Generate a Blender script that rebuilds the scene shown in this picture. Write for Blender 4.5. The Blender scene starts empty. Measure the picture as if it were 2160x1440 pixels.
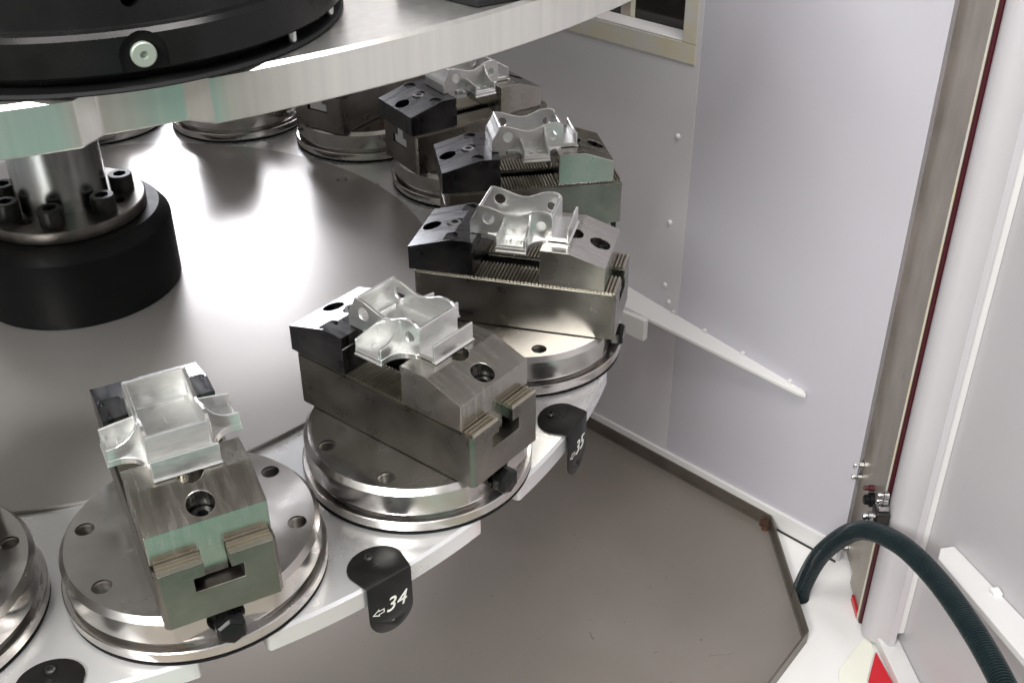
import bpy, bmesh, math, random
from mathutils import Vector, Matrix
random.seed(7)
R = math.radians
sc = bpy.context.scene
COL = sc.collection

# ------------------------------------------------------------------ camera
cam = bpy.data.cameras.new('camera'); camo = bpy.data.objects.new('camera', cam); COL.objects.link(camo)
cx = Vector((0.91411496, -0.40541753, -0.00551935)); cy = Vector((0.22319839, 0.49179871, 0.84161542))
cz = -Vector((0.33849123, 0.77056516, -0.5400491))
M = Matrix((cx, cy, cz)).transposed().to_4x4(); M.translation = Vector((0, -1.08288, 0.52401))
camo.matrix_world = M
cam.sensor_width = 36; cam.lens = 2355.24 / 2160 * 36; cam.clip_start = .01; cam.clip_end = 50
sc.camera = camo

# ------------------------------------------------------------------ world and lamps
w = bpy.data.worlds.new('World'); sc.world = w; w.use_nodes = True
bg = w.node_tree.nodes['Background']; bg.inputs[0].default_value = (.86, .84, .85, 1); bg.inputs[1].default_value = .24
def area(name, loc, target, sx, sy, power, col=(1, 1, 1)):
    l = bpy.data.lights.new(name, 'AREA'); l.shape = 'RECTANGLE'; l.size = sx; l.size_y = sy; l.energy = power; l.color = col
    o = bpy.data.objects.new(name, l); COL.objects.link(o); o.location = loc
    o.rotation_euler = (Vector(target) - Vector(loc)).to_track_quat('-Z', 'Y').to_euler(); return o
area('ceiling_lamp', (.1, -1.05, 2.0), (.25, -.3, 0), 1.7, .28, 38, (1, .97, .95))
area('cell_lamp', (.25, .15, 1.75), (.30, -.05, 0), 1.1, .2, 7, (.97, .97, 1))
area('hall_lamp', (-1.5, -2.0, 1.6), (.1, -1.1, -.4), 1.0, .5, 66, (.99, 1, .97))
area('machine_lamp', (.240, 1.112, .310), (-.687, .736, .310), .72, .15, 14, (.93, .94, 1))
sc.cycles.use_adaptive_sampling = True; sc.cycles.adaptive_threshold = .03; sc.cycles.max_bounces = 6; sc.cycles.diffuse_bounces = 3; sc.cycles.glossy_bounces = 4; sc.cycles.transmission_bounces = 2
sc.view_settings.view_transform = 'Standard'; sc.view_settings.look = 'None'; sc.view_settings.gamma = 1
sc.view_settings.exposure = 0.25

# ------------------------------------------------------------------ materials
ROT = 0.0
def mat(name, col, metal=0, rough=.5, col2=None, nscale=40, stretch=(1, 1, 1), rvar=0., bump=0., aniso=0., radial=False, spec=.5, bscale=None, coat=0, specks=None):
    m = bpy.data.materials.new(name); m.use_nodes = True; nt = m.node_tree; N = nt.nodes; L = nt.links
    b = N['Principled BSDF']; b.inputs['Base Color'].default_value = (*col, 1); b.inputs['Metallic'].default_value = metal
    b.inputs['Roughness'].default_value = rough; b.inputs['Specular IOR Level'].default_value = spec
    if coat: b.inputs['Coat Weight'].default_value = coat; b.inputs['Coat Roughness'].default_value = .15
    tc = N.new('ShaderNodeTexCoord'); mp = N.new('ShaderNodeMapping'); mp.inputs['Scale'].default_value = stretch
    L.new(tc.outputs['Object'], mp.inputs['Vector'])
    if col2 or rvar:
        nz = N.new('ShaderNodeTexNoise'); nz.inputs['Scale'].default_value = nscale; nz.inputs['Detail'].default_value = 5
        L.new(mp.outputs['Vector'], nz.inputs['Vector'])
        cr = N.new('ShaderNodeValToRGB'); cr.color_ramp.elements[0].position = .35; cr.color_ramp.elements[1].position = .68
        cr.color_ramp.elements[0].color = (*col, 1); cr.color_ramp.elements[1].color = (*(col2 or col), 1)
        L.new(nz.outputs['Fac'], cr.inputs['Fac']); L.new(cr.outputs['Color'], b.inputs['Base Color'])
        if rvar:
            mr = N.new('ShaderNodeMapRange'); mr.inputs[1].default_value = .3; mr.inputs[2].default_value = .7
            mr.inputs[3].default_value = max(.03, rough - rvar); mr.inputs[4].default_value = rough + rvar
            L.new(nz.outputs['Fac'], mr.inputs[0]); L.new(mr.outputs[0], b.inputs['Roughness'])
    if specks:
        n3 = N.new('ShaderNodeTexNoise'); n3.inputs['Scale'].default_value = specks[0]; n3.inputs['Detail'].default_value = 6; L.new(mp.outputs['Vector'], n3.inputs['Vector'])
        m3 = N.new('ShaderNodeMapRange'); m3.inputs[1].default_value = specks[1]; m3.inputs[2].default_value = specks[1] + .05; m3.inputs[3].default_value = 0; m3.inputs[4].default_value = specks[2]; L.new(n3.outputs['Fac'], m3.inputs[0])
        mx = N.new('ShaderNodeMix'); mx.data_type = 'RGBA'; L.new(m3.outputs[0], mx.inputs[0]); mx.inputs[7].default_value = (*specks[3], 1)
        src = b.inputs['Base Color'].links[0].from_socket if b.inputs['Base Color'].links else None
        if src: L.new(src, mx.inputs[6])
        else: mx.inputs[6].default_value = (*col, 1)
        L.new(mx.outputs[2], b.inputs['Base Color'])
    if bump:
        n2 = N.new('ShaderNodeTexNoise'); n2.inputs['Scale'].default_value = bscale or nscale * 4; n2.inputs['Detail'].default_value = 4
        L.new(mp.outputs['Vector'], n2.inputs['Vector'])
        bp = N.new('ShaderNodeBump'); bp.inputs['Strength'].default_value = bump; bp.inputs['Distance'].default_value = .0005
        L.new(n2.outputs['Fac'], bp.inputs['Height']); L.new(bp.outputs['Normal'], b.inputs['Normal'])
    if aniso:
        b.inputs['Anisotropic'].default_value = aniso
        if radial:
            b.inputs['Anisotropic Rotation'].default_value = ROT
            tg = N.new('ShaderNodeTangent'); tg.direction_type = 'RADIAL'; tg.axis = 'Z'; L.new(tg.outputs[0], b.inputs['Tangent'])
    return m
M_VISE = mat('ground_steel', (.19, .178, .158), 1, .30, (.28, .265, .24), 30, (1, 1, 1), .06, .012, bscale=500)
M_JAW = mat('jaw_steel', (.42, .40, .365), 1, .25, (.50, .48, .45), 35, (1, 6, 1), .06, .012, bscale=400)
M_DJAW = mat('dark_jaw_steel', (.085, .085, .09), 1, .30, (.15, .15, .155), 35, (1, 5, 1), .06, .012, bscale=400)
M_TOOTH = mat('tooth_steel', (.46, .43, .36), 1, .38, (.58, .54, .46), 60)
M_PAL = mat('turned_steel', (.50, .475, .455), .97, .23, (.68, .655, .64), 22, (1, 1, 1), .10, .0, aniso=.85, radial=True, specks=(28, .60, .35, (.62, .53, .45)))
M_ALU = mat('milled_aluminium', (.84, .84, .85), .7, .30, (.90, .90, .90), 12, (1, 1, 1), .07, .04, bscale=300)
M_EDGE = mat('upper_aluminium', (.78, .775, .74), .95, .29, (.86, .85, .80), 60, (3, 3, .12), .01)
M_WORK = mat('bright_aluminium', (.84, .84, .83), .9, .36, (.92, .915, .90), 120, (1, 1, 4), .08)
M_WEDGE = mat('bright_chamfer', (.93, .925, .91), .9, .36)
M_DECK = mat('deck_sheet', (.45, .425, .41), .5, .30, (.475, .45, .435), 6, (1, 1, 1), .015)
M_BLK = mat('black_anodised', (.004, .004, .0045), 0, .45, (.006, .006, .006), 90, rvar=.05, spec=.18)
M_BLKG = mat('black_gloss', (.006, .006, .006), 0, .25, (.009, .009, .009), 40, rvar=.05, spec=.25)
M_RUB = mat('black_rubber', (.008, .008, .009), 0, .7, spec=.25)
M_BOLT = mat('black_oxide', (.03, .03, .03), .6, .38, (.05, .05, .048), 100)
M_SHAFT = mat('chrome_shaft', (.36, .38, .37), 1, .24, (.46, .47, .46), 18, (1, 1, .2), .04, aniso=.4, radial=True)
M_FLG = mat('flange_steel', (.20, .185, .17), 1, .34, (.28, .26, .24), 60, rvar=.06)
M_TRAY = mat('tray_stainless', (.30, .27, .24), .6, .46, (.335, .30, .27), 5, (1, 1, 1), .05, specks=(110, .71, .5, (.10, .085, .07)))
M_LIP = mat('tray_lip', (.15, .13, .11), .7, .42, (.21, .19, .165), 20)
M_RUST = mat('rust', (.09, .035, .015), 0, .9, (.035, .018, .012), 160)
M_WALL = mat('painted_sheet', (.62, .60, .63), 0, .34, (.645, .625, .655), 4, rvar=.015)
M_WALL2 = mat('lilac_white_sheet', (.52, .505, .555), 0, .30, (.54, .525, .575), 3, rvar=.012)
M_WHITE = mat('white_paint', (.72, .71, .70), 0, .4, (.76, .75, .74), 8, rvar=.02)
M_DOOR = mat('door_paint', (.53, .51, .53), 0, .38, (.555, .535, .555), 5, rvar=.02)
M_FLOOR = mat('floor_white', (.80, .79, .78), 0, .32, (.83, .82, .81), 7)
M_POST = mat('worn_stainless', (.30, .265, .22), .6, .36, (.46, .415, .36), 30, (1, 1, .5), .1)
M_RED = mat('red_gasket', (.055, .002, .006), 0, .5)
M_REDP = mat('red_paint', (.55, .01, .02), 0, .35)
M_ZINC = mat('zinc', (.6, .6, .6), 1, .25, (.4, .4, .4), 80)
M_HOSE = mat('hose_green', (.010, .018, .021), 0, .17, (.014, .024, .027), 60, spec=.5)
M_SEAL = mat('sealant', (.62, .56, .40), 0, .5, (.60, .585, .57), 24)
M_GLASS = mat('window_pane', (.02, .018, .016), 0, .08, spec=.5)
M_DARK = mat('dark_interior', (.035, .03, .026), 0, .7, (.02, .018, .016), 8)
M_CREAM = mat('cream_paint', (.62, .62, .48), 0, .5)
M_WASH = mat('pale_washer', (.30, .34, .29), .3, .45)
M_SHOP = mat('green_shop_floor', (.20, .52, .42), 0, .35, (.24, .55, .45), 2)
M_SHOPB = mat('beige_shop_floor', (.46, .42, .36), 0, .45, (.52, .48, .41), 3)
M_PALE = mat('pale_cream', (.80, .80, .70), 0, .4)
M_TXT = mat('white_print', (.80, .80, .74), 0, .6)

# ------------------------------------------------------------------ helpers
def new(name, me, m=None, parent=None):
    o = bpy.data.objects.new(name, me); COL.objects.link(o)
    if m: me.materials.clear(); me.materials.append(m)
    if parent: o.parent = parent
    return o
def tag(o, label=None, cat=None, group=None, kind=None):
    for k, v in (('label', label), ('category', cat), ('group', group), ('kind', kind)):
        if v: o[k] = v
    return o
def empty(name, loc=(0, 0, 0), rz=0):
    o = bpy.data.objects.new(name, None); COL.objects.link(o); o.location = loc; o.rotation_euler = (0, 0, rz); o.empty_display_size = .02
    return o
def to_mesh(bm, name='m', smooth=None, bevel=0, seg=2, cuts=(), bmat=False):
    """bmesh -> mesh, with optional boolean cutters (bmeshes) and bevel, evaluated at once."""
    bmesh.ops.recalc_face_normals(bm, faces=bm.faces)
    me = bpy.data.meshes.new(name); bm.to_mesh(me); bm.free()
    if bmat: me.materials.append(M_WORK); me.materials.append(M_WEDGE)
    if cuts or bevel:
        o = bpy.data.objects.new('tmp', me); COL.objects.link(o); tmp = []
        for c in cuts:
            bmesh.ops.recalc_face_normals(c, faces=c.faces)
            cm = bpy.data.meshes.new('c'); c.to_mesh(cm); c.free(); co = bpy.data.objects.new('tmpc', cm); COL.objects.link(co); tmp.append(co)
            md = o.modifiers.new('b', 'BOOLEAN'); md.object = co; md.operation = 'DIFFERENCE'; md.solver = 'EXACT'
        if bevel:
            md = o.modifiers.new('bev', 'BEVEL'); md.width = bevel; md.segments = seg; md.limit_method = 'ANGLE'; md.angle_limit = R(35); md.use_clamp_overlap = True
            if bmat: md.material = 1
        dg = bpy.context.evaluated_depsgraph_get(); dg.update()
        me2 = bpy.data.meshes.new_from_object(o.evaluated_get(dg)); me2.name = name
        for t in tmp + [o]: bpy.data.objects.remove(t)
        me = me2
    if smooth is not None and not bevel:
        for p in me.polygons: p.use_smooth = True
        me.set_sharp_from_angle(angle=R(smooth))
    return me
def box(bm, x0, x1, y0, y1, z0, z1):
    v = [bm.verts.new((x, y, z)) for z in (z0, z1) for x, y in ((x0, y0), (x1, y0), (x1, y1), (x0, y1))]
    for f in ((0, 1, 2, 3), (4, 5, 6, 7), (0, 1, 5, 4), (1, 2, 6, 5), (2, 3, 7, 6), (3, 0, 4, 7)): bm.faces.new([v[i] for i in f])
def prism(bm, pts, a0, a1, axis='y'):
    """polygon pts extruded along an axis. axis y: pts=(x,z); axis x: pts=(y,z); axis z: pts=(x,y)"""
    def P(p, a): return {'y': (p[0], a, p[1]), 'x': (a, p[0], p[1]), 'z': (p[0], p[1], a)}[axis]
    A = [bm.verts.new(P(p, a0)) for p in pts]; B = [bm.verts.new(P(p, a1)) for p in pts]
    bm.faces.new(A); bm.faces.new(B[::-1]); n = len(pts)
    for i in range(n): bm.faces.new((A[i], A[(i + 1) % n], B[(i + 1) % n], B[i]))
def lathe(bm, prof, n=64, cxy=(0, 0), closed=False):
    """prof: (r,z) list; r==0 ends closed by a fan"""
    rings = []
    for r, z in prof:
        if r < 1e-9: rings.append([bm.verts.new((cxy[0], cxy[1], z))])
        else: rings.append([bm.verts.new((cxy[0] + r * math.cos(2 * math.pi * k / n), cxy[1] + r * math.sin(2 * math.pi * k / n), z)) for k in range(n)])
    pairs = list(zip(rings, rings[1:])) + ([(rings[-1], rings[0])] if closed else [])
    for a, b in pairs:
        for k in range(n):
            j = (k + 1) % n
            if len(a) == 1 and len(b) == 1: continue
            if len(a) == 1: bm.faces.new((a[0], b[k], b[j]))
            elif len(b) == 1: bm.faces.new((a[k], a[j], b[0]))
            else: bm.faces.new((a[k], a[j], b[j], b[k]))
def cyl(r, p, axis='z', l0=-.02, l1=.02, n=32):
    bm = bmesh.new(); lathe(bm, [(0, l0), (r, l0), (r, l1), (0, l1)], n)
    if axis == 'x': bmesh.ops.rotate(bm, verts=bm.verts, matrix=Matrix.Rotation(R(90), 3, 'Y'))
    if axis == 'y': bmesh.ops.rotate(bm, verts=bm.verts, matrix=Matrix.Rotation(R(-90), 3, 'X'))
    bmesh.ops.translate(bm, verts=bm.verts, vec=p); return bm
def boxbm(*a):
    bm = bmesh.new(); box(bm, *a); return bm
def part_box(name, m, parent, *a, bevel=.0006):
    return new(name, to_mesh(boxbm(*a), name, 30, bevel), m, parent)
mm = .001

TH0 = -86.22549; DL = 24.0; RC = .45998
ZP = -.038              # top of the lower turntable plate; z = 0 is the top of the pallets

# ================================================================== SETTING
ZF = -.516
bm = bmesh.new(); box(bm, -1.2, 1.5, -.72, 2.0, ZF - .03, ZF - .004)
tag(new('floor', to_mesh(bm, 'floor'), M_FLOOR), kind='structure')
bm = bmesh.new(); box(bm, -4, 4, -7, -.6, -1.08, -1.05); tag(new('shop_floor', to_mesh(bm, 'shop_floor'), M_SHOPB), kind='structure')
bm = bmesh.new(); box(bm, -.7, .72, -6.5, -1.75, -1.049, -1.046); tag(new('walkway', to_mesh(bm, 'walkway'), M_SHOP), kind='structure')
# drip tray under the carousel
WN = Vector((.92666576, .37588637, 0)); WD = Vector((.37588637, -.92666576, 0)); DW = .671
WANG = math.atan2(WD.y, WD.x)
def W(s, out): return WD * s + WN * (DW + out)
tray = tag(empty('drip_tray', (0, 0, ZF - .006)), 'grey brown stainless drip tray on the floor under the carousel', 'tray')
poly = [W(-1.5, -.006), W(.452, -.006), Vector((.706, -.360, 0)), Vector((.10, -.676, 0)), Vector((-.9, -.676, 0)), Vector((-.9, 1.0, 0))]
bm = bmesh.new(); prism(bm, [(p.x, p.y) for p in poly], -.002, .003, 'z'); new('tray_floor', to_mesh(bm, 'tray_floor'), M_TRAY, tray)
for i in (0, 1, 2):
    a, b = poly[i], poly[i + 1]; e = (b - a).normalized(); nn = Vector((-e.y, e.x, 0))
    if nn.dot(-a) < 0: nn = -nn
    L = (b - a).length; bm = bmesh.new(); h = .022
    prism(bm, [(-.001, .0), (-.001, h), (.0015, h), (.0015, .0035), (.0045, .0032), (.0045, .0)], 0, L, 'x')
    me = to_mesh(bm, 'tray_lip', 40, .0004)
    o = new('tray_lip', me, M_LIP, tray); o.matrix_local = Matrix(((e.x, nn.x, 0, a.x), (e.y, nn.y, 0, a.y), (0, 0, 1, 0), (0, 0, 0, 1)))
bm = bmesh.new(); c = poly[1]
for k in range(9):
    p = c + Vector((random.uniform(-.010, .0), random.uniform(-.004, .012), 0)); h = random.uniform(.004, .0165)
    lathe(bm, [(0, .002), (random.uniform(.003, .006), .003), (random.uniform(.002, .004), h), (0, h + .0006)], 7, (p.x, p.y))
tag(new('rust_spot', to_mesh(bm, 'rust_spot', 60), M_RUST, tray), 'brown rust at the tray corner')

for x, y, a, L, mm_ in ((.472, -.245, 95, .012, M_LIP), (.318, -.262, 130, .013, M_LIP), (.60, -.335, 170, .03, M_ZINC), (.53, -.30, 20, .006, M_ZINC)):
    bm = bmesh.new(); pts_ = [(-L / 2 + L * k / 6, .0012 * math.sin(k * .9)) for k in range(7)]
    prism(bm, [(px, py + .0004) for px, py in pts_] + [(px, py - .0004) for px, py in pts_[::-1]], .0031, .0036, 'z'); o = new('scratch', to_mesh(bm, 'scratch'), mm_, tray); o.location = (x, y, 0); o.rotation_euler = (0, 0, R(a))
# wall with window
wall = empty('wall', WN * DW, WANG); tag(wall, kind='structure')
OP = (-.06, .243, .107, .30)
bm = boxbm(-1.7, .268, -.002, .012, ZF - .02, 1.5)
new('sheet_panel', to_mesh(bm, 'sheet_panel', 30, cuts=[boxbm(OP[0], OP[1], -.05, .05, OP[2], OP[3])]), M_WALL, wall)
new('sheet_panel', to_mesh(boxbm(.2681, .556, -.001, .011, ZF - .02, 1.5), 'sheet_panel', 30), M_WALL2, wall)
part_box('base_trim', M_WHITE, wall, .10, .5535, -.0055, -.0005, ZF - .01, ZF + .026)
part_box('seam', M_DARK, wall, .455, .5535, -.0068, -.0057, ZF - .0045, ZF - .001, bevel=0)
for s, z in ((.246, -.010), (.244, -.129), (.244, -.222), (.252, -.245)):
    bm = bmesh.new(); lathe(bm, [(.0036, 0), (.0034, .0012), (.002, .0026), (0, .003)], 16)
    bmesh.ops.rotate(bm, verts=bm.verts, matrix=Matrix.Rotation(R(90), 3, 'X')); o = new('rivet', to_mesh(bm, 'rivet', 60), M_WHITE, wall); o.location = (s, -.002, z)
win = empty('window', WN * DW, WANG); tag(win, 'dark window with yellowed sealant frame high in the pale wall', 'window')
part_box('frame_strip', M_SEAL, win, OP[0], .262, -.0035, -.0021, .084, .1075, bevel=.0003)
part_box('frame_strip', M_SEAL, win, .2425, .262, -.0036, -.0022, .108, .30, bevel=.0003)
part_box('sill', M_WHITE, win, OP[0], OP[1] - .0005, -.001, .030, .1075, .1095)
part_box('reveal', M_WALL2, win, .2405, .2425, -.001, .030, .1096, .2995)
part_box('pane', M_GLASS, win, OP[0], .2404, .0305, .0335, .1072, .2998, bevel=0)
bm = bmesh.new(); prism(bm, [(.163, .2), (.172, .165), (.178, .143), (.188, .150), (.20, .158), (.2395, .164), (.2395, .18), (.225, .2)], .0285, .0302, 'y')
tag(new('white_patch', to_mesh(bm, 'white_patch'), M_WHITE, win), 'white patch on the pane')  # flat white shape laid against the pane
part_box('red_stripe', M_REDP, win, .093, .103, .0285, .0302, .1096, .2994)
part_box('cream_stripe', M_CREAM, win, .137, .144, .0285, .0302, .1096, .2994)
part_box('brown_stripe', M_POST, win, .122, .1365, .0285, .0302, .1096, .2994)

# sloping white bracket on the wall
br = empty('wall_bracket', WN * DW, WANG); tag(br, 'long white tapering bracket sloping down along the pale wall', 'bracket')
def zf(s): return -.250 - .135 * (s - .19)
pl = [(.05, 0), (.467, 0), (.474, -.006), (.463, -.010), (.252, -.037), (.05, -.052)]
bm = bmesh.new(); A = [bm.verts.new((s, o - .0005, zf(s))) for s, o in pl]; B = [bm.verts.new((s, o - .0005, zf(s) - .005)) for s, o in pl]
bm.faces.new(A); bm.faces.new(B[::-1])
for i in range(6): bm.faces.new((A[i], A[(i + 1) % 6], B[(i + 1) % 6], B[i]))
new('plate', to_mesh(bm, 'plate', 30, .0008), M_WHITE, br)
part_box('drop_plate', M_WHITE, br, .05, .247, -.047, -.038, -.290, -.2585)
for s in (.262, .314, .375, .447): part_box('peg', M_WHITE, br, s - .0025, s + .0025, -.005, -.0006, zf(s) - .001, zf(s) + .005)

# corner post
def framed(name, A, B):
    A = Vector(A); B = Vector(B); e = (B - A).normalized(); return empty(name, (A.x, A.y, 0), math.atan2(e.y, e.x))
post = framed('corner_post', (.832, -.275), (.792, -.354)); tag(post, 'worn stainless corner post with dark red gasket beside the white door', 'post')
new('stainless_strip', to_mesh(boxbm(-.024, .0345, 0, .012, ZF + .012, .75), 's', 30, .001), M_POST, post)
new('stainless_strip', to_mesh(boxbm(.0355, .092, -.003, .009, ZF + .002, .75), 's', 30, .001), M_POST, post)
new('gasket', to_mesh(boxbm(.0955, .1025, -.0050, .006, ZF - .002, .75), 's', 30, .002), M_RED, post)
part_box('bead', M_SEAL, post, .0922, .0944, -.0058, .004, ZF - .004, .75)
part_box('red_foot', M_REDP, post, .060, .092, -.006, -.0032, ZF - .003, ZF + .006)
bm = bmesh.new(); prism(bm, [(.107, .0), (.110, -.004), (.118, -.005), (.127, -.003), (.134, .004), (.139, .012), (.150, .018), (.150, .025), (.107, .025)], ZF + .002, .75, 'z')
new('white_profile', to_mesh(bm, 'p', 50), M_DOOR, post)
def knob(parent, x, y, z, m, r, name):
    bm = bmesh.new(); lathe(bm, [(0, .012), (r * .55, .0118), (r * .7, .010), (r * .7, .006), (r, .0055), (r, 0), (0, 0)], 12)
    bmesh.ops.rotate(bm, verts=bm.verts, matrix=Matrix.Rotation(R(90), 3, 'X')); o = new(name, to_mesh(bm, name, 35), m, parent); o.location = (x, y, z); return o
knob(post, -.016, -.0005, -.362, M_ZINC, .008, 'screw'); knob(post, -.012, -.0005, -.378, M_ZINC, .005, 'screw')
knob(post, .055, -.003, -.358, M_BLK, .009, 'screw'); knob(post, .047, -.003, -.347, M_RED, .004, 'screw')
knob(post, -.010, -.0005, -.496, M_ZINC, .007, 'screw')
lt = framed('door_latch', (.832, -.275), (.792, -.354)); tag(lt, 'small black and zinc latch at the foot of the red gasket', 'latch')
part_box('latch_body', M_BOLT, lt, .108, .128, -.022, -.006, -.352, -.318, bevel=.002)
part_box('latch_plate', M_ZINC, lt, .109, .124, -.020, -.008, -.3175, -.311, bevel=.001)
knob(lt, .117, -.022, -.33, M_ZINC, .006, 'screw'); part_box('latch_tongue', M_ZINC, lt, .100, .1079, -.014, -.010, -.342, -.338)
for z in (-.306, -.298): knob(lt, .118, -.010, z, M_ZINC, .0045, 'screw')

# door on the right
door = framed('side_door', (.810, -.366), (.776, -.464)); tag(door, 'white sheet metal door panel filling the right edge', 'door')
new('panel', to_mesh(boxbm(.0, .95, .006, .012, ZF + .004, .75), 'p', 30, .001), M_DOOR, door)
new('edge_strip', to_mesh(boxbm(.0, .031, -.012, .0058, ZF + .035, .75), 'p', 30, .002), M_WHITE, door)
new('inner_strip', to_mesh(boxbm(.0325, .050, .000, .0058, ZF + .045, .75), 'p', 30, .001), M_DOOR, door)
new('trim_line', to_mesh(boxbm(.0525, .0555, -.0055, .0058, ZF + .03, .75), 'p', 30, .001), M_WHITE, door)
new('bottom_rail', to_mesh(boxbm(.0, .95, -.019, .0055, ZF - .001, ZF + .012), 'p', 30, .001), M_WHITE, door)
fin = framed('door_bracket', (.810, -.366), (.776, -.464)); tag(fin, 'white tapering bracket on the door beside the hose', 'bracket')
bm = bmesh.new(); pl = [(.108, -.302), (.115, -.294), (.253, -.256), (.40, -.222)]
def zr(s): return -.297 + .27 * (s - .115)
pp = [(.106, .0), (.40, .0), (.40, -.036), (.128, -.028), (.108, -.016)]
A = [bm.verts.new((s, o + .0055, zr(s))) for s, o in pp]; B = [bm.verts.new((s, o + .0055, zr(s) - .008)) for s, o in pp]
bm.faces.new(A); bm.faces.new(B[::-1])
for i in range(5): bm.faces.new((A[i], A[(i + 1) % 5], B[(i + 1) % 5], B[i]))
new('plate', to_mesh(bm, 'plate', 30, .001), M_WHITE, fin)
part_box('peg', M_WHITE, fin, .196, .206, -.004, .005, zr(.2) - .001, zr(.2) + .005)
# red thing and sloped sheet at the bottom right
rb = tag(new('red_block', to_mesh((lambda b: (prism(b, [(.771, -.409), (.759, -.452), (.70, -.62), (.62, -.62), (.735, -.440)], ZF - .003, ZF + .0, 'z'), b)[1])(bmesh.new()), 'red_block', 30, .0006), M_REDP), 'red painted plate on the floor below the door', 'plate')
bm = bmesh.new(); prism(bm, [(.783, -.380), (.770, -.408), (.734, -.439), (.62, -.615), (.55, -.60), (.715, -.412)], ZF - .003, ZF - .001, 'z')
tag(new('floor_plate', to_mesh(bm, 'floor_plate', 30, .0004), M_PALE), 'cream plate lying on the white floor left of the red plate', 'plate')

# corrugated hose
pts = [((.741, -.299, -.512)), (.735, -.305, -.47)]
def ray(x, y, dep): return camo.matrix_world.translation + dep * (-cz + cx * ((x - 1080) / 2355.24) + cy * ((720 - y) / 2355.24))
for x, y, dep in ((1690, 1240, 1.40), (1735, 1165, 1.345), (1810, 1118, 1.27), (1890, 1142, 1.19), (1970, 1215, 1.11), (2050, 1325, 1.02), (2115, 1440, .95), (2150, 1530, .91)): pts.append(tuple(ray(x, y, dep)))
pts = [Vector((.7430, -.2975, -.530)), Vector((.7425, -.299, -.495))] + [Vector(p) for p in pts][3:]
def catmull(P, n):
    out = []; P = [P[0] * 2 - P[1]] + P + [P[-1] * 2 - P[-2]]
    for i in range(1, len(P) - 2):
        for k in range(n):
            t = k / n; a, b, c, d = P[i - 1:i + 3]
            out.append(.5 * ((2 * b) + (c - a) * t + (2 * a - 5 * b + 4 * c - d) * t * t + (3 * b - a - 3 * c + d) * t ** 3))
    return out
cv = catmull(pts, 60); dense = [cv[0]]; acc = 0
ds = .0009; tot = 0; prev = cv[0]
for p in cv[1:]:
    while (p - prev).length >= ds:
        prev = prev + (p - prev).normalized() * ds; dense.append(prev.copy())
bm = bmesh.new(); rings = []; up = Vector((0, 0, 1)); NS = 20; nrm = None
for i, p in enumerate(dense):
    t = (dense[min(i + 3, len(dense) - 1)] - dense[max(i - 3, 0)]).normalized()
    if nrm is None: nrm = t.orthogonal().normalized()
    nrm = (nrm - t * nrm.dot(t)).normalized(); bn = t.cross(nrm)
    r = .0102 + (.0012 if i % 4 < 2 else -.0016)
    rings.append([bm.verts.new(p + (nrm * math.cos(a) + bn * math.sin(a)) * r) for a in [2 * math.pi * k / NS for k in range(NS)]])
for a, b in zip(rings, rings[1:]):
    for k in range(NS): bm.faces.new((a[k], a[(k + 1) % NS], b[(k + 1) % NS], b[k]))
tag(new('corrugated_hose', to_mesh(bm, 'hose', 60), M_HOSE), 'dark green corrugated hose arching from the tray to the lower right', 'hose')

# ================================================================== LOWER TURNTABLE
def notched_ring(r_in, r_out, depth, zt, zb, a_out, a_in, offs, ch=.0022, n_per=15):
    """disc with a shallow notch at every pallet station"""
    ang = []
    for k in range(n_per):
        c = TH0 + offs + k * 360 / n_per
        for a, r in ((-a_out - .12, r_out), (-a_out, r_out - .0004), (-a_out + .12, r_out - .002), (-a_in - .15, r_out - depth + .0025), (-a_in, r_out - depth + .0006), (-a_in + .2, r_out - depth), (0, r_out - depth), (a_in - .2, r_out - depth), (a_in, r_out - depth + .0006), (a_in + .15, r_out - depth + .0025), (a_out - .12, r_out - .002), (a_out, r_out - .0004), (a_out + .12, r_out)):
            ang.append((c + a, r))
        st = 360 / n_per
        for q in range(1, 40): ang.append((c + a_out + .12 + (st - 2 * a_out - .24) * q / 40, r_out))
    bm = bmesh.new(); loops = []
    for a, r in ang:
        t = R(a); c_, s_ = math.cos(t), math.sin(t)
        loops.append([bm.verts.new((q * c_, q * s_, z)) for q, z in ((r_in, zt), (r - ch, zt), (r, zt - ch), (r, zb + .0008), (r - .0008, zb), (r_in, zb))])
    for i in range(len(loops)):
        a, b = loops[i], loops[(i + 1) % len(loops)]
        for k in range(6): bm.faces.new((a[k], b[k], b[(k + 1) % 6], a[(k + 1) % 6]))
    return bm
low = tag(empty('lower_turntable', (0, 0, ZP)), 'lower aluminium carousel ring with grey steel deck and black number tabs', 'turntable')
new('ring_plate', to_mesh(notched_ring(.33, .545, .026, 0, -.0175, 2.5, 2.0, 0), 'ring_plate', 25), M_ALU, low)
bm = bmesh.new(); lathe(bm, [(0, .0), (.357, .0), (.358, .0008), (.358, .0024), (.3572, .003), (0, .003)], 180)
deck = new('deck_sheet', to_mesh(bm, 'deck_sheet', 30, cuts=[cyl(.0065, (.310, .127, .003), 'z', -.01, .01)]), M_DECK, low)
bm = bmesh.new(); lathe(bm, [(.0064, .0005), (.0064, .0036), (.0056, .0036), (.0056, .0005)], 32, (.310, .127), closed=True); new('hole_rim', to_mesh(bm, 'hole_rim', 40), M_ZINC, deck)

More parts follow.
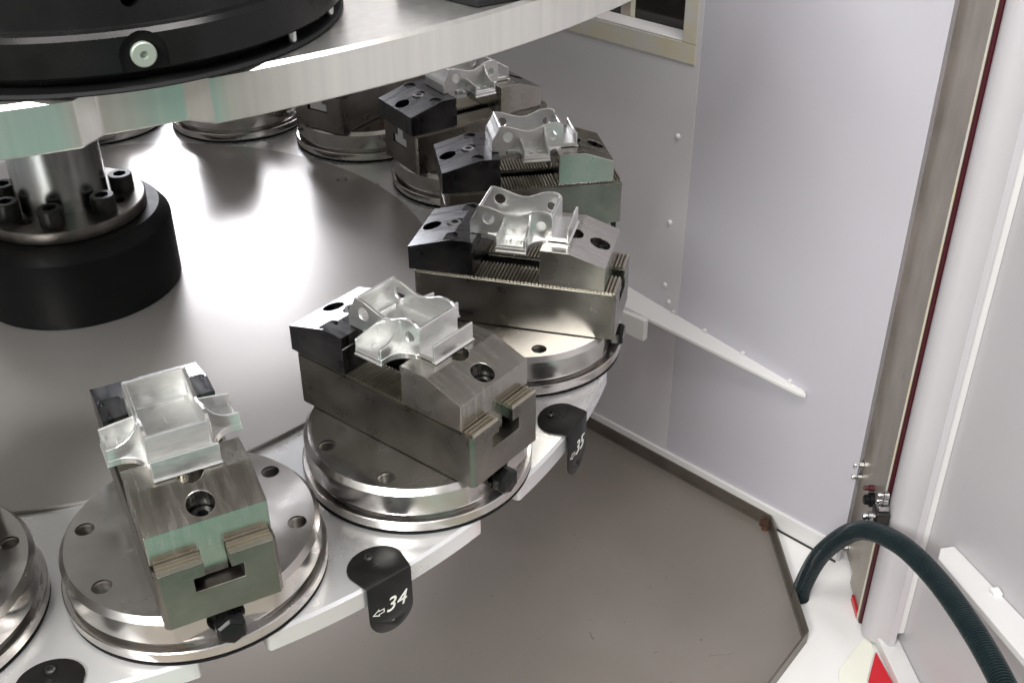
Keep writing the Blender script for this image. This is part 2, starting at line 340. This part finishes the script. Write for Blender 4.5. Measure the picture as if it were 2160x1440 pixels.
def text_mesh(s, size, shear=.28):
    cu = bpy.data.curves.new('t', 'FONT'); cu.body = s; cu.size = size; cu.extrude = .00025; cu.shear = shear; cu.offset = 0
    cu.align_x = 'LEFT'; o = bpy.data.objects.new('t', cu); COL.objects.link(o)
    dg = bpy.context.evaluated_depsgraph_get(); dg.update(); me = bpy.data.meshes.new_from_object(o.evaluated_get(dg)); bpy.data.objects.remove(o)
    return me
FACE = Matrix(((0, 0, 1, 0), (1, 0, 0, 0), (0, 1, 0, 0), (0, 0, 0, 1)))
def tab(idx, num, lab):
    t = R(TH0 + DL * (idx + .5)); hw = .0185
    bm = bmesh.new()
    top = [(.001, -hw - .0005), (.001, hw + .0005)] + [(-.014 + .0195 * -math.sin(a) * .93, .0215 * math.cos(a)) for a in [math.pi * k / 14 for k in range(15)]]
    prism(bm, top, .0003, .0018, 'z')
    me1 = to_mesh(bm, 'a', 40, .0004, cuts=[])
    bm = bmesh.new(); bm.from_mesh(me1)
    face = [(-hw, .0004), (hw, .0004)] + [(hw * math.cos(a), -.031 - .0185 * math.sin(a)) for a in [math.pi * k / 14 for k in range(15)]]
    b2 = bmesh.new(); prism(b2, face, .0015, .0031, 'x'); me2 = to_mesh(b2, 'b', 40, .0004, cuts=[cyl(.0017, (.002, .001, -.041), 'x')])
    bm.from_mesh(me2)
    # rounded bend
    ben = [(.001, .0018)] + [(.001 + .0021 * math.sin(a), -.0003 + .0021 * math.cos(a)) for a in [math.pi / 2 * k / 5 for k in range(6)]] + [(.0015, -.0004), (.001, .0003)]
    prism(bm, ben[1:], -hw, hw, 'y')
    o = new('number_tab', to_mesh(bm, 'number_tab', 40), M_BLKM, low)
    o.matrix_local = Matrix.Translation((.545 * math.cos(t), .545 * math.sin(t), 0)) @ Matrix.Rotation(t, 4, 'Z')
    tag(o, lab)
    tm = text_mesh(num, .0178); tm.transform(Matrix.Translation((.0032, -.0055, -.0295)) @ FACE); new('numeral', tm, M_TXT, o)
    bm = bmesh.new()    # hollow arrow pointing left
    out = [(-.0165, 0), (-.0105, .0036), (-.0105, .0019), (-.0062, .0019), (-.0062, -.0019), (-.0105, -.0019), (-.0105, -.0036)]
    inn = [(-.0147, 0), (-.0113, .0020), (-.0113, .0011), (-.0071, .0011), (-.0071, -.0011), (-.0113, -.0011), (-.0113, -.0020)]
    A = [bm.verts.new((.00335, a + .0008 * 0, b - .0253 - (a + .011) * 0)) for a, b in out]; B = [bm.verts.new((.00335, a, b - .0253)) for a, b in inn]
    for k in range(7): bm.faces.new((A[k], A[(k + 1) % 7], B[(k + 1) % 7], B[k]))
    new('arrow_mark', to_mesh(bm, 'arrow_mark'), M_TXT, o)
    for (x, y, r_, h) in ((-.0225, 0, .0036, .0022), (-.0135, -.0005, .0022, .0006)):
        bm = bmesh.new(); lathe(bm, [(r_, .0017), (r_ * .95, .0018 + h * .6), (r_ * .6, .0018 + h), (r_ * .5, .0018 + h), (r_ * .4, .0018 + h * .4), (0, .0018 + h * .4)], 16, (x, y)); new('tab_screw', to_mesh(bm, 'tab_screw', 35), M_BOLT, o)
M_BLKM = mat('black_tab_paint', (.007, .0068, .0065), 0, .40, (.011, .011, .0105), 80, rvar=.06, spec=.3)
tab(0, '34', 'black tab printed with an arrow and 34'); tab(1, '35', 'black tab printed with an arrow and 35'); tab(-1, '33', 'black tab cut by the lower left edge')

# ================================================================== PALLET WITH VISE
PH = [(.0661 * s2 * 1 if False else .073 * math.sin(R(q)), s2 * .073 * math.cos(R(q))) for s2 in (-1, 1) for q in (25.1, -25.1)]
def hex_ring(bm, r, z0, z1, p, hr):
    """socket-head screw: body with hexagonal pocket"""
    n = 24; o1 = [bm.verts.new((p[0] + r * math.cos(2 * math.pi * k / n), p[1] + r * math.sin(2 * math.pi * k / n), z0)) for k in range(n)]
    o2 = [bm.verts.new((v.co.x, v.co.y, z1 - r * .08)) for v in o1]
    o3 = [bm.verts.new((p[0] + (v.co.x - p[0]) * .93, p[1] + (v.co.y - p[1]) * .93, z1)) for v in o1]
    def hx(a): a = (a + math.pi / 6) % (math.pi / 3) - math.pi / 6; return hr / math.cos(a)
    h1 = [bm.verts.new((p[0] + hx(2 * math.pi * k / n) * math.cos(2 * math.pi * k / n), p[1] + hx(2 * math.pi * k / n) * math.sin(2 * math.pi * k / n), z1)) for k in range(n)]
    h2 = [bm.verts.new((v.co.x, v.co.y, z1 - hr * 1.4)) for v in h1]
    for a, b in ((o1, o2), (o2, o3), (o3, h1), (h1, h2)):
        for k in range(n): bm.faces.new((a[k], a[(k + 1) % n], b[(k + 1) % n], b[k]))
    bm.faces.new(h2); bm.faces.new(o1[::-1])
VW = .03808; U1 = .09084; U2 = -.08959; HB = .0474
def build_vise():
    root = empty('vise_pallet')
    bm = bmesh.new()
    lathe(bm, [(0, -.0365), (.086, -.0365), (.0905, -.0355), (.0912, -.034), (.0912, -.0272), (.0905, -.0264), (.0836, -.0258), (.0830, -.0250), (.0830, -.0225), (.0836, -.0217), (.088, -.0208), (.088, -.0042), (.0845, -.0), (0, 0)], 160)
    cuts = [cyl(.0066, (x, y, 0), 'z', -.016, .01) for x, y in PH]
    b = bmesh.new(); box(b, .0815, .12, -.06, .06, -.0262, .01); cuts.append(b)
    cuts.append(cyl(.0125, (.085, 0, -.0125), 'x', -.012, .012))
    pal = new('pallet_disc', to_mesh(bm, 'pallet_disc', 25, cuts=cuts), M_PAL, root)
    bm = bmesh.new(); lathe(bm, [(.084, -.0366), (.0908, -.0366), (.0908, -.0380), (.084, -.0380)], 96, closed=True); new('seal_ring', to_mesh(bm, 'seal_ring', 30), M_RUB, pal)
    # threads
    bm = bmesh.new(); prof = []
    z = -.0012
    while z > -.0145: prof += [(.0066, z), (.0066, z - .0004), (.0055, z - .0010)]; z -= .0015
    lathe(bm, prof + [(.0049, -.0155), (0, -.0155)], 28); th = to_mesh(bm, 'threaded_hole', 25)
    for x, y in PH:
        o = new('threaded_hole', th, M_FLG, pal); o.location = (x, y, 0)
    # clamping bolt
    bm = bmesh.new(); lathe(bm, [(0, -.006), (.0075, -.006), (.0075, .0), (.0108, .0015), (.0108, .0098), (.0090, .0122), (0, .0127)], 6)
    bmesh.ops.rotate(bm, verts=bm.verts, matrix=Matrix.Rotation(R(90), 3, 'Y')); bmesh.ops.translate(bm, verts=bm.verts, vec=(.0822, .0005, -.0165))
    new('clamp_bolt', to_mesh(bm, 'clamp_bolt', None, .0008), M_BLKG, root)
    # base block
    zt = HB - .0022
    bm = bmesh.new(); prism(bm, [(-VW, .0006), (VW, .0006), (VW, zt), (.008, zt), (.008, .035), (.0155, .035), (.0155, .024), (-.0155, .024), (-.0155, .035), (-.008, .035), (-.008, zt), (-VW, zt)], U2, U1, 'x')
    base = new('base_block', to_mesh(bm, 'base_block', 30, .0005, cuts=[(lambda q, c: (prism(q, c, -.01, .06, 'z'), q)[1])(bmesh.new(), [(su + (.01 if su > 0 else -.01), sv * (VW - .0126)), (su + (.01 if su > 0 else -.01), sv * (VW + .01)), (su - (.0126 if su > 0 else -.0126), sv * (VW + .01))]) for su in (U1, U2) for sv in (-1, 1)]), M_VISE, root)
    pts = []; n = 56; pit = (U1 - U2 - .0006) / n
    for k in range(n):
        u = U2 + .0003 + k * pit; pts += [(u + pit * .08, zt), (u + pit * .32, HB), (u + pit * .68, HB), (u + pit * .92, zt)]
    for s in (-1, 1):
        bm = bmesh.new(); prism(bm, [(U1 - .0005, zt - .002), (U2 + .0005, zt - .002)] + pts, s * .0083, s * (VW - .0022), 'y'); new('serrated_rail', to_mesh(bm, 'serrated_rail'), M_TOOTH, base)
    bm = bmesh.new(); prism(bm, [(-.0142, .0252), (.0120, .0252), (.0120, .0342), (.0052, .0342), (.0052, .0446), (-.0072, .0446), (-.0072, .0342), (-.0142, .0342)], U2 + .0008, U2 + .004, 'x'); new('slot_reflection', to_mesh(bm, 'slot_reflection', None, .0005), M_WHITE, base)  # added white plate standing for bright reflection off the slot floor
    # outer jaw
    bm = bmesh.new(); prism(bm, [(.0239, HB + .0002), (.0808, HB + .0002), (.0808, .0693), (.0497, .08005), (.0239, .08005), (.0239, .0735), (.0247, .0729), (.0247, .0700), (.0239, .0694)], -VW + .0002, VW - .0002, 'y')
    j1 = to_mesh(bm, 'jaw', 30, .0006, cuts=[cyl(.0087, (.0693, 0, .07), 'z', -.012, .03), cyl(.0087, (.0455, 0, .07), 'z', -.004, .03)])
    bm = bmesh.new(); bm.from_mesh(j1); box(bm, .027, .0806, -.0077, .0077, .0262, HB + .001); jaw = new('jaw', to_mesh(bm, 'jaw'), M_JAW, root)
    tag(jaw, 'light ground steel outer jaw')
    bm = bmesh.new(); hex_ring(bm, .0078, .0582, .0648, (.0693, 0), .0036); new('socket_screw', to_mesh(bm, 'socket_screw', 35), M_BOLT, jaw)
    # inner jaw
    bm = bmesh.new(); prism(bm, [(-.0350, HB + .0002), (-.0935, HB + .0002), (-.0935, .0693), (-.0554, .08005), (-.0350, .08005), (-.0350, .0735), (-.0358, .0729), (-.0358, .0700), (-.0350, .0694)], -VW + .0002, VW - .0002, 'y')
    b3 = bmesh.new(); prism(b3, [(-.068, .0768), (-.0515, .0768), (-.0515, .09), (-.068, .09)], -.05, -.0225, 'y')
    b4 = bmesh.new(); prism(b4, [(-.068, .0768), (-.0515, .0768), (-.0515, .09), (-.068, .09)], .0225, .05, 'y')
    j2 = to_mesh(bm, 'jaw', 30, .0006, cuts=[cyl(.0085, (-.0832, 0, .07), 'z', -.014, .03), cyl(.0073, (-.0618, 0, .08), 'z', -.005, .03), cyl(.0075, (-.058, .029, .08), 'z', -.002, .03), cyl(.0075, (-.058, -.029, .08), 'z', -.002, .03)])
    b3.free(); b4.free()
    bm = bmesh.new(); bm.from_mesh(j2); box(bm, -.0780, -.040, -.0077, .0077, .0262, HB + .001); jaw2 = new('jaw', to_mesh(bm, 'jaw'), M_DJAW, root)
    tag(jaw2, 'darker inner jaw with a bright socket screw')
    bm = bmesh.new(); hex_ring(bm, .0064, .0752, .0786, (-.0618, 0), .0030); new('socket_screw', to_mesh(bm, 'socket_screw', 35), M_ZINC, jaw2)
    return root
def children(o): return [c for c in COL.objects if c.parent == o]
def copy_tree(o, parent=None):
    c = o.copy(); COL.objects.link(c); c.parent = parent
    for ch in children(o): copy_tree(ch, c)
    return c
vise = build_vise()
VL = {-1: 'steel vise pallet cut by the left edge, only its disc showing',
      0: 'steel vise at front left, its end facing the viewer, left of the 34 tab',
      1: 'steel vise on round pallet between the 34 and 35 tabs',
      2: 'steel vise on round pallet just beyond the 35 tab, side on',
      3: 'steel vise with pale green tinted jaw, second beyond the 35 tab',
      4: 'dark steel vise at the back, its inner end with pale slot facing the centre column',
      5: 'steel vise pallet half hidden under the upper plate edge, with the white slot',
      6: 'steel pallet disc under the upper plate, right of the white glare',
      7: 'steel pallet disc under the upper plate beside the chrome column'}
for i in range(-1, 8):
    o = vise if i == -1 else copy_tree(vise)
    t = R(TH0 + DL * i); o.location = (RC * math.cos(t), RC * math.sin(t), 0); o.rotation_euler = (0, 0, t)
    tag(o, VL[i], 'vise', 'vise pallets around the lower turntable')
    if i in (0, 7) or i == -1: pass
    if i == 0:
        for ch in children(o):
            if ch.name.startswith('pallet_disc'):
                for hh in children(ch):
                    if hh.name.startswith('threaded_hole') and hh.location.x > 0:
                        bm = bmesh.new(); lathe(bm, [(0, -.0146), (.0048, -.0146), (.0046, -.0120), (0, -.0120)], 20)
                        q = new('red_disc', to_mesh(bm, 'red_disc', 40), M_REDP, ch); q.location = hh.location  # red disc at the bottom of each outer hole

# ================================================================== WORKPIECES
def wall_with_holes():
    prof = [(-.0420, 0), (-.0420, .010), (-.0405, .0135), (-.0370, .0190), (-.0345, .0240), (-.0335, .0268), (-.0300, .0270), (-.0240, .0260), (-.0160, .0232), (-.0090, .0210), (-.0040, .0202), (.0020, .0208), (.0080, .0232), (.0130, .0256), (.0180, .0270), (.0230, .0274), (.0270, .0266), (.0300, .0246), (.0312, .0220), (.0312, .0045), (.0312, 0)]
    return prof
def build_work():
    bm = bmesh.new(); HW = .0208
    prof = wall_with_holes()
    for s in (-1, 1):
        b = bmesh.new(); prism(b, prof, s * (HW - .0026), s * HW, 'y')
        me = to_mesh(b, 'w', None, cuts=[cyl(.0050, (-.0250, s * HW, .0155), 'y'), cyl(.0041, (.0214, s * HW, .0137), 'y')]); bm.from_mesh(me)
    e = .0001
    outer = prof[:6]; inner = [(x + .0026, z) for x, z in outer][::-1]
    prism(bm, outer + inner, -HW + .0017, HW - .0017, 'y')                         # curved end wall
    box(bm, .0283, .0311, -HW + .0017, HW - .0017, .003, .0238)                    # far end wall
    box(bm, -.0419, .0452, -HW + e, HW - e, e, .0046)                              # floor
    box(bm, .0434, .0453, -HW - .0006, HW + .0006, .0002, .0150)                   # lip
    box(bm, .0425, .0468, -HW - .0009, HW + .0009, -.0001, .0014)                  # foot under the lip
    for u0, u1, v0, v1, z in ((-.012, -.004, -.003, -.001, .0062), (.000, .010, .004, .006, .0060), (-.03, -.027, -.016, .016, .007), (.0265, .0287, -.012, .012, .0075)): box(bm, u0, u1, v0, v1, .004, z)
    for s in (-1, 1):                                                             # side trays
        rr, rl = .0150, .0125; pl = [(-.0133, .0430), (.0133, .0430), (.0133, .0372)]
        pl += [(.0133 + rr - rr * math.cos(a), .0372 - rr * math.sin(a)) for a in [math.pi / 2 * k / 10 for k in range(1, 11)]]
        pl += [(.0290, .0195), (-.0270, .0195)]
        pl += [(-.0133 - rl + rl * math.cos(a), .0345 - rl * math.sin(a)) for a in [math.pi / 2 * k / 10 for k in range(10, -1, -1)]]
        prism(bm, [(x, s * y) for x, y in pl], -.0036, .0016, 'z')
        box(bm, -.0137, .0137, s * .0425, s * .0438, -.0038, -.0018)
        rib = [(.0428, .0012), (.0428, .0098), (.036, .0104), (.031, .0122), (.027, .0150), (.0235, .0192), (.0215, .0238), (.0200, .0245), (.0200, .0012)]
        prism(bm, [(s * y, z) for y, z in rib], .0108, .0131, 'x')
        ri2 = [(.0428, .0012), (.0428, .0098), (.032, .0114), (.0200, .0128), (.0200, .0012)]
        prism(bm, [(s * y, z) for y, z in ri2], -.0131, -.0114, 'x')
        box(bm, -.0113, .0107, s * .0400, s * .0427, .0014, .0036); box(bm, -.006, -.002, s * .030, s * .034, .0014, .0040); box(bm, .003, .0075, s * .030, s * .034, .0014, .0040)
    box(bm, -.0340, .0232, -.014, .014, -.0075, .0002)                             # gripped foot between the jaws
    return to_mesh(bm, 'workpiece', 30, .0005, 1, bmat=True)
wk = build_work()
WL = {0: 'machined aluminium part seen end on, clamped in the front left vise', 1: 'machined aluminium part clamped in the vise between the 34 and 35 tabs',
      2: 'machined aluminium part clamped in the vise just beyond the 35 tab', 3: 'machined aluminium part, second beyond the 35 tab, pale turquoise', 4: 'machined aluminium part half cut off by the upper plate edge'}
SH = {0: 0, 1: -.0022, 2: 0, 3: .0006, 4: .0008}
for i in range(5):
    t = R(TH0 + DL * i); rr = RC + SH[i]
    o = new('aluminium_part', wk, None); o.location = (rr * math.cos(t), rr * math.sin(t), .0804); o.rotation_euler = (0, 0, t + R(random.uniform(-.3, .3)))
    tag(o, WL[i], 'machined part', 'aluminium parts clamped in the vises')


# ================================================================== CENTRE COLUMN
colm = tag(empty('centre_column', (0, 0, ZP + .003)), 'chrome centre column with bolted flange on a black round hub', 'column')
z0 = -(ZP + .003)
bm = bmesh.new(); lathe(bm, [(0, .0004), (.0965, .0004), (.097, .001), (.097, .031 + z0), (.0965, .033 + z0), (.0885, .0435 + z0), (.0875, .0445 + z0), (0, .0445 + z0)], 128); new('hub', to_mesh(bm, 'hub', 30), M_BLK, colm)
bm = bmesh.new(); lathe(bm, [(0, .0446 + z0), (.0755, .0446 + z0), (.0765, .0455 + z0), (.0765, .0555 + z0), (.0755, .0565 + z0), (0, .0565 + z0)], 128)
flg = new('flange', to_mesh(bm, 'flange', 30, cuts=[cyl(.0058, (.055 * math.cos(R(a)), .055 * math.sin(R(a)), .0565 + z0), 'z', -.008, .01) for a in (-133, -29, 75)]), M_FLG, colm)
bm = bmesh.new(); lathe(bm, [(.0425, .05 + z0), (.0425, .3396 + z0), (0, .3396 + z0), ], 96); new('shaft', to_mesh(bm, 'shaft', 30), M_SHAFT, colm)
bm = bmesh.new(); hex_ring(bm, .0114, -.001, .0165, (0, 0), .0058); sb = to_mesh(bm, 'socket_bolt', 35)
for a in (-1, -53, -105, -157, 157, 105, 53):
    o = new('socket_bolt', sb, M_BOLT, colm); o.location = (.0555 * math.cos(R(a)), .0555 * math.sin(R(a)), .0566 + z0)

# ================================================================== UPPER TURNTABLE
ZU0, ZU1 = .341, .3635
upt = tag(empty('upper_turntable', (0, 0, ZU0)), 'thick aluminium carousel plate crossing the top with bright notched edge', 'turntable')
new('ring_plate', to_mesh(notched_ring(.03, .612, .0105, ZU1 - ZU0, 0, 2.6, 1.75, 0, ch=.0018, n_per=10), 'ring_plate', 25), M_EDGE, upt)
t = R(TH0 + .5)
bp = empty('black_pallet', (.502 * math.cos(t), .502 * math.sin(t), ZU1), t); tag(bp, 'large black round pallet on the upper plate at top left', 'pallet')
bm = bmesh.new(); lathe(bm, [(.085, .0003), (.1165, .0003), (.1175, .0012), (.1165, .0024), (.085, .0024)], 128, closed=True); new('seat_ring', to_mesh(bm, 'seat_ring', 30), M_RUB, bp)
bm = bmesh.new(); lathe(bm, [(0, .0025), (.106, .0025), (.106, .0075), (.1168, .0080), (.118, .0092), (.118, .0235), (.1162, .0255), (.1125, .0262), (.1122, .0275), (.1122, .095), (.110, .097), (0, .097)], 128)
bd = new('pallet_body', to_mesh(bm, 'pallet_body', 30, cuts=[cyl(.0038, (.112, -.004, .0365), 'x'), cyl(.0098, (.121, -.0035, .0150), 'x', -.006, .006), boxbm(.115, .13, -.0132, .0062, .003, .0150)]), M_BLKG, bp)
bm = bmesh.new(); lathe(bm, [(0, .0), (.0052, 0), (.0052, .0020), (.0047, .0025), (.0017, .0025), (.0013, .0012), (0, .0012)], 32)
bmesh.ops.rotate(bm, verts=bm.verts, matrix=Matrix.Rotation(R(90), 3, 'Y')); o = new('round_washer', to_mesh(bm, 'round_washer', 35), M_WASH, bp); o.location = (.1155, -.0035, .0150)
for a in (58, 36):
    bm = bmesh.new(); lathe(bm, [(0, 0), (.0026, 0), (.0026, .0072), (0, .0072)], 16); o = new('spacer_pin', to_mesh(bm, 'spacer_pin', 35), M_ZINC, bp); o.location = (.1125 * math.cos(R(a)), .1125 * math.sin(R(a)), .0014)
bb = empty('black_block', (.209, -.567, ZU1), R(8)); tag(bb, 'black rectangular block on the upper plate at the top edge', 'block')
bm = bmesh.new(); prism(bm, [(.002, .003), (.12, .003), (.12, .06), (-.016, .06)], .004, .020, 'z'); new('block_body', to_mesh(bm, 'block_body', 30, .002), M_BLKG, bb)
bm = bmesh.new(); prism(bm, [(0, 0), (.122, 0), (.122, .062), (-.0195, .062)], .0003, .0042, 'z'); new('block_base', to_mesh(bm, 'block_base', 30, .0012), M_RUB, bb)
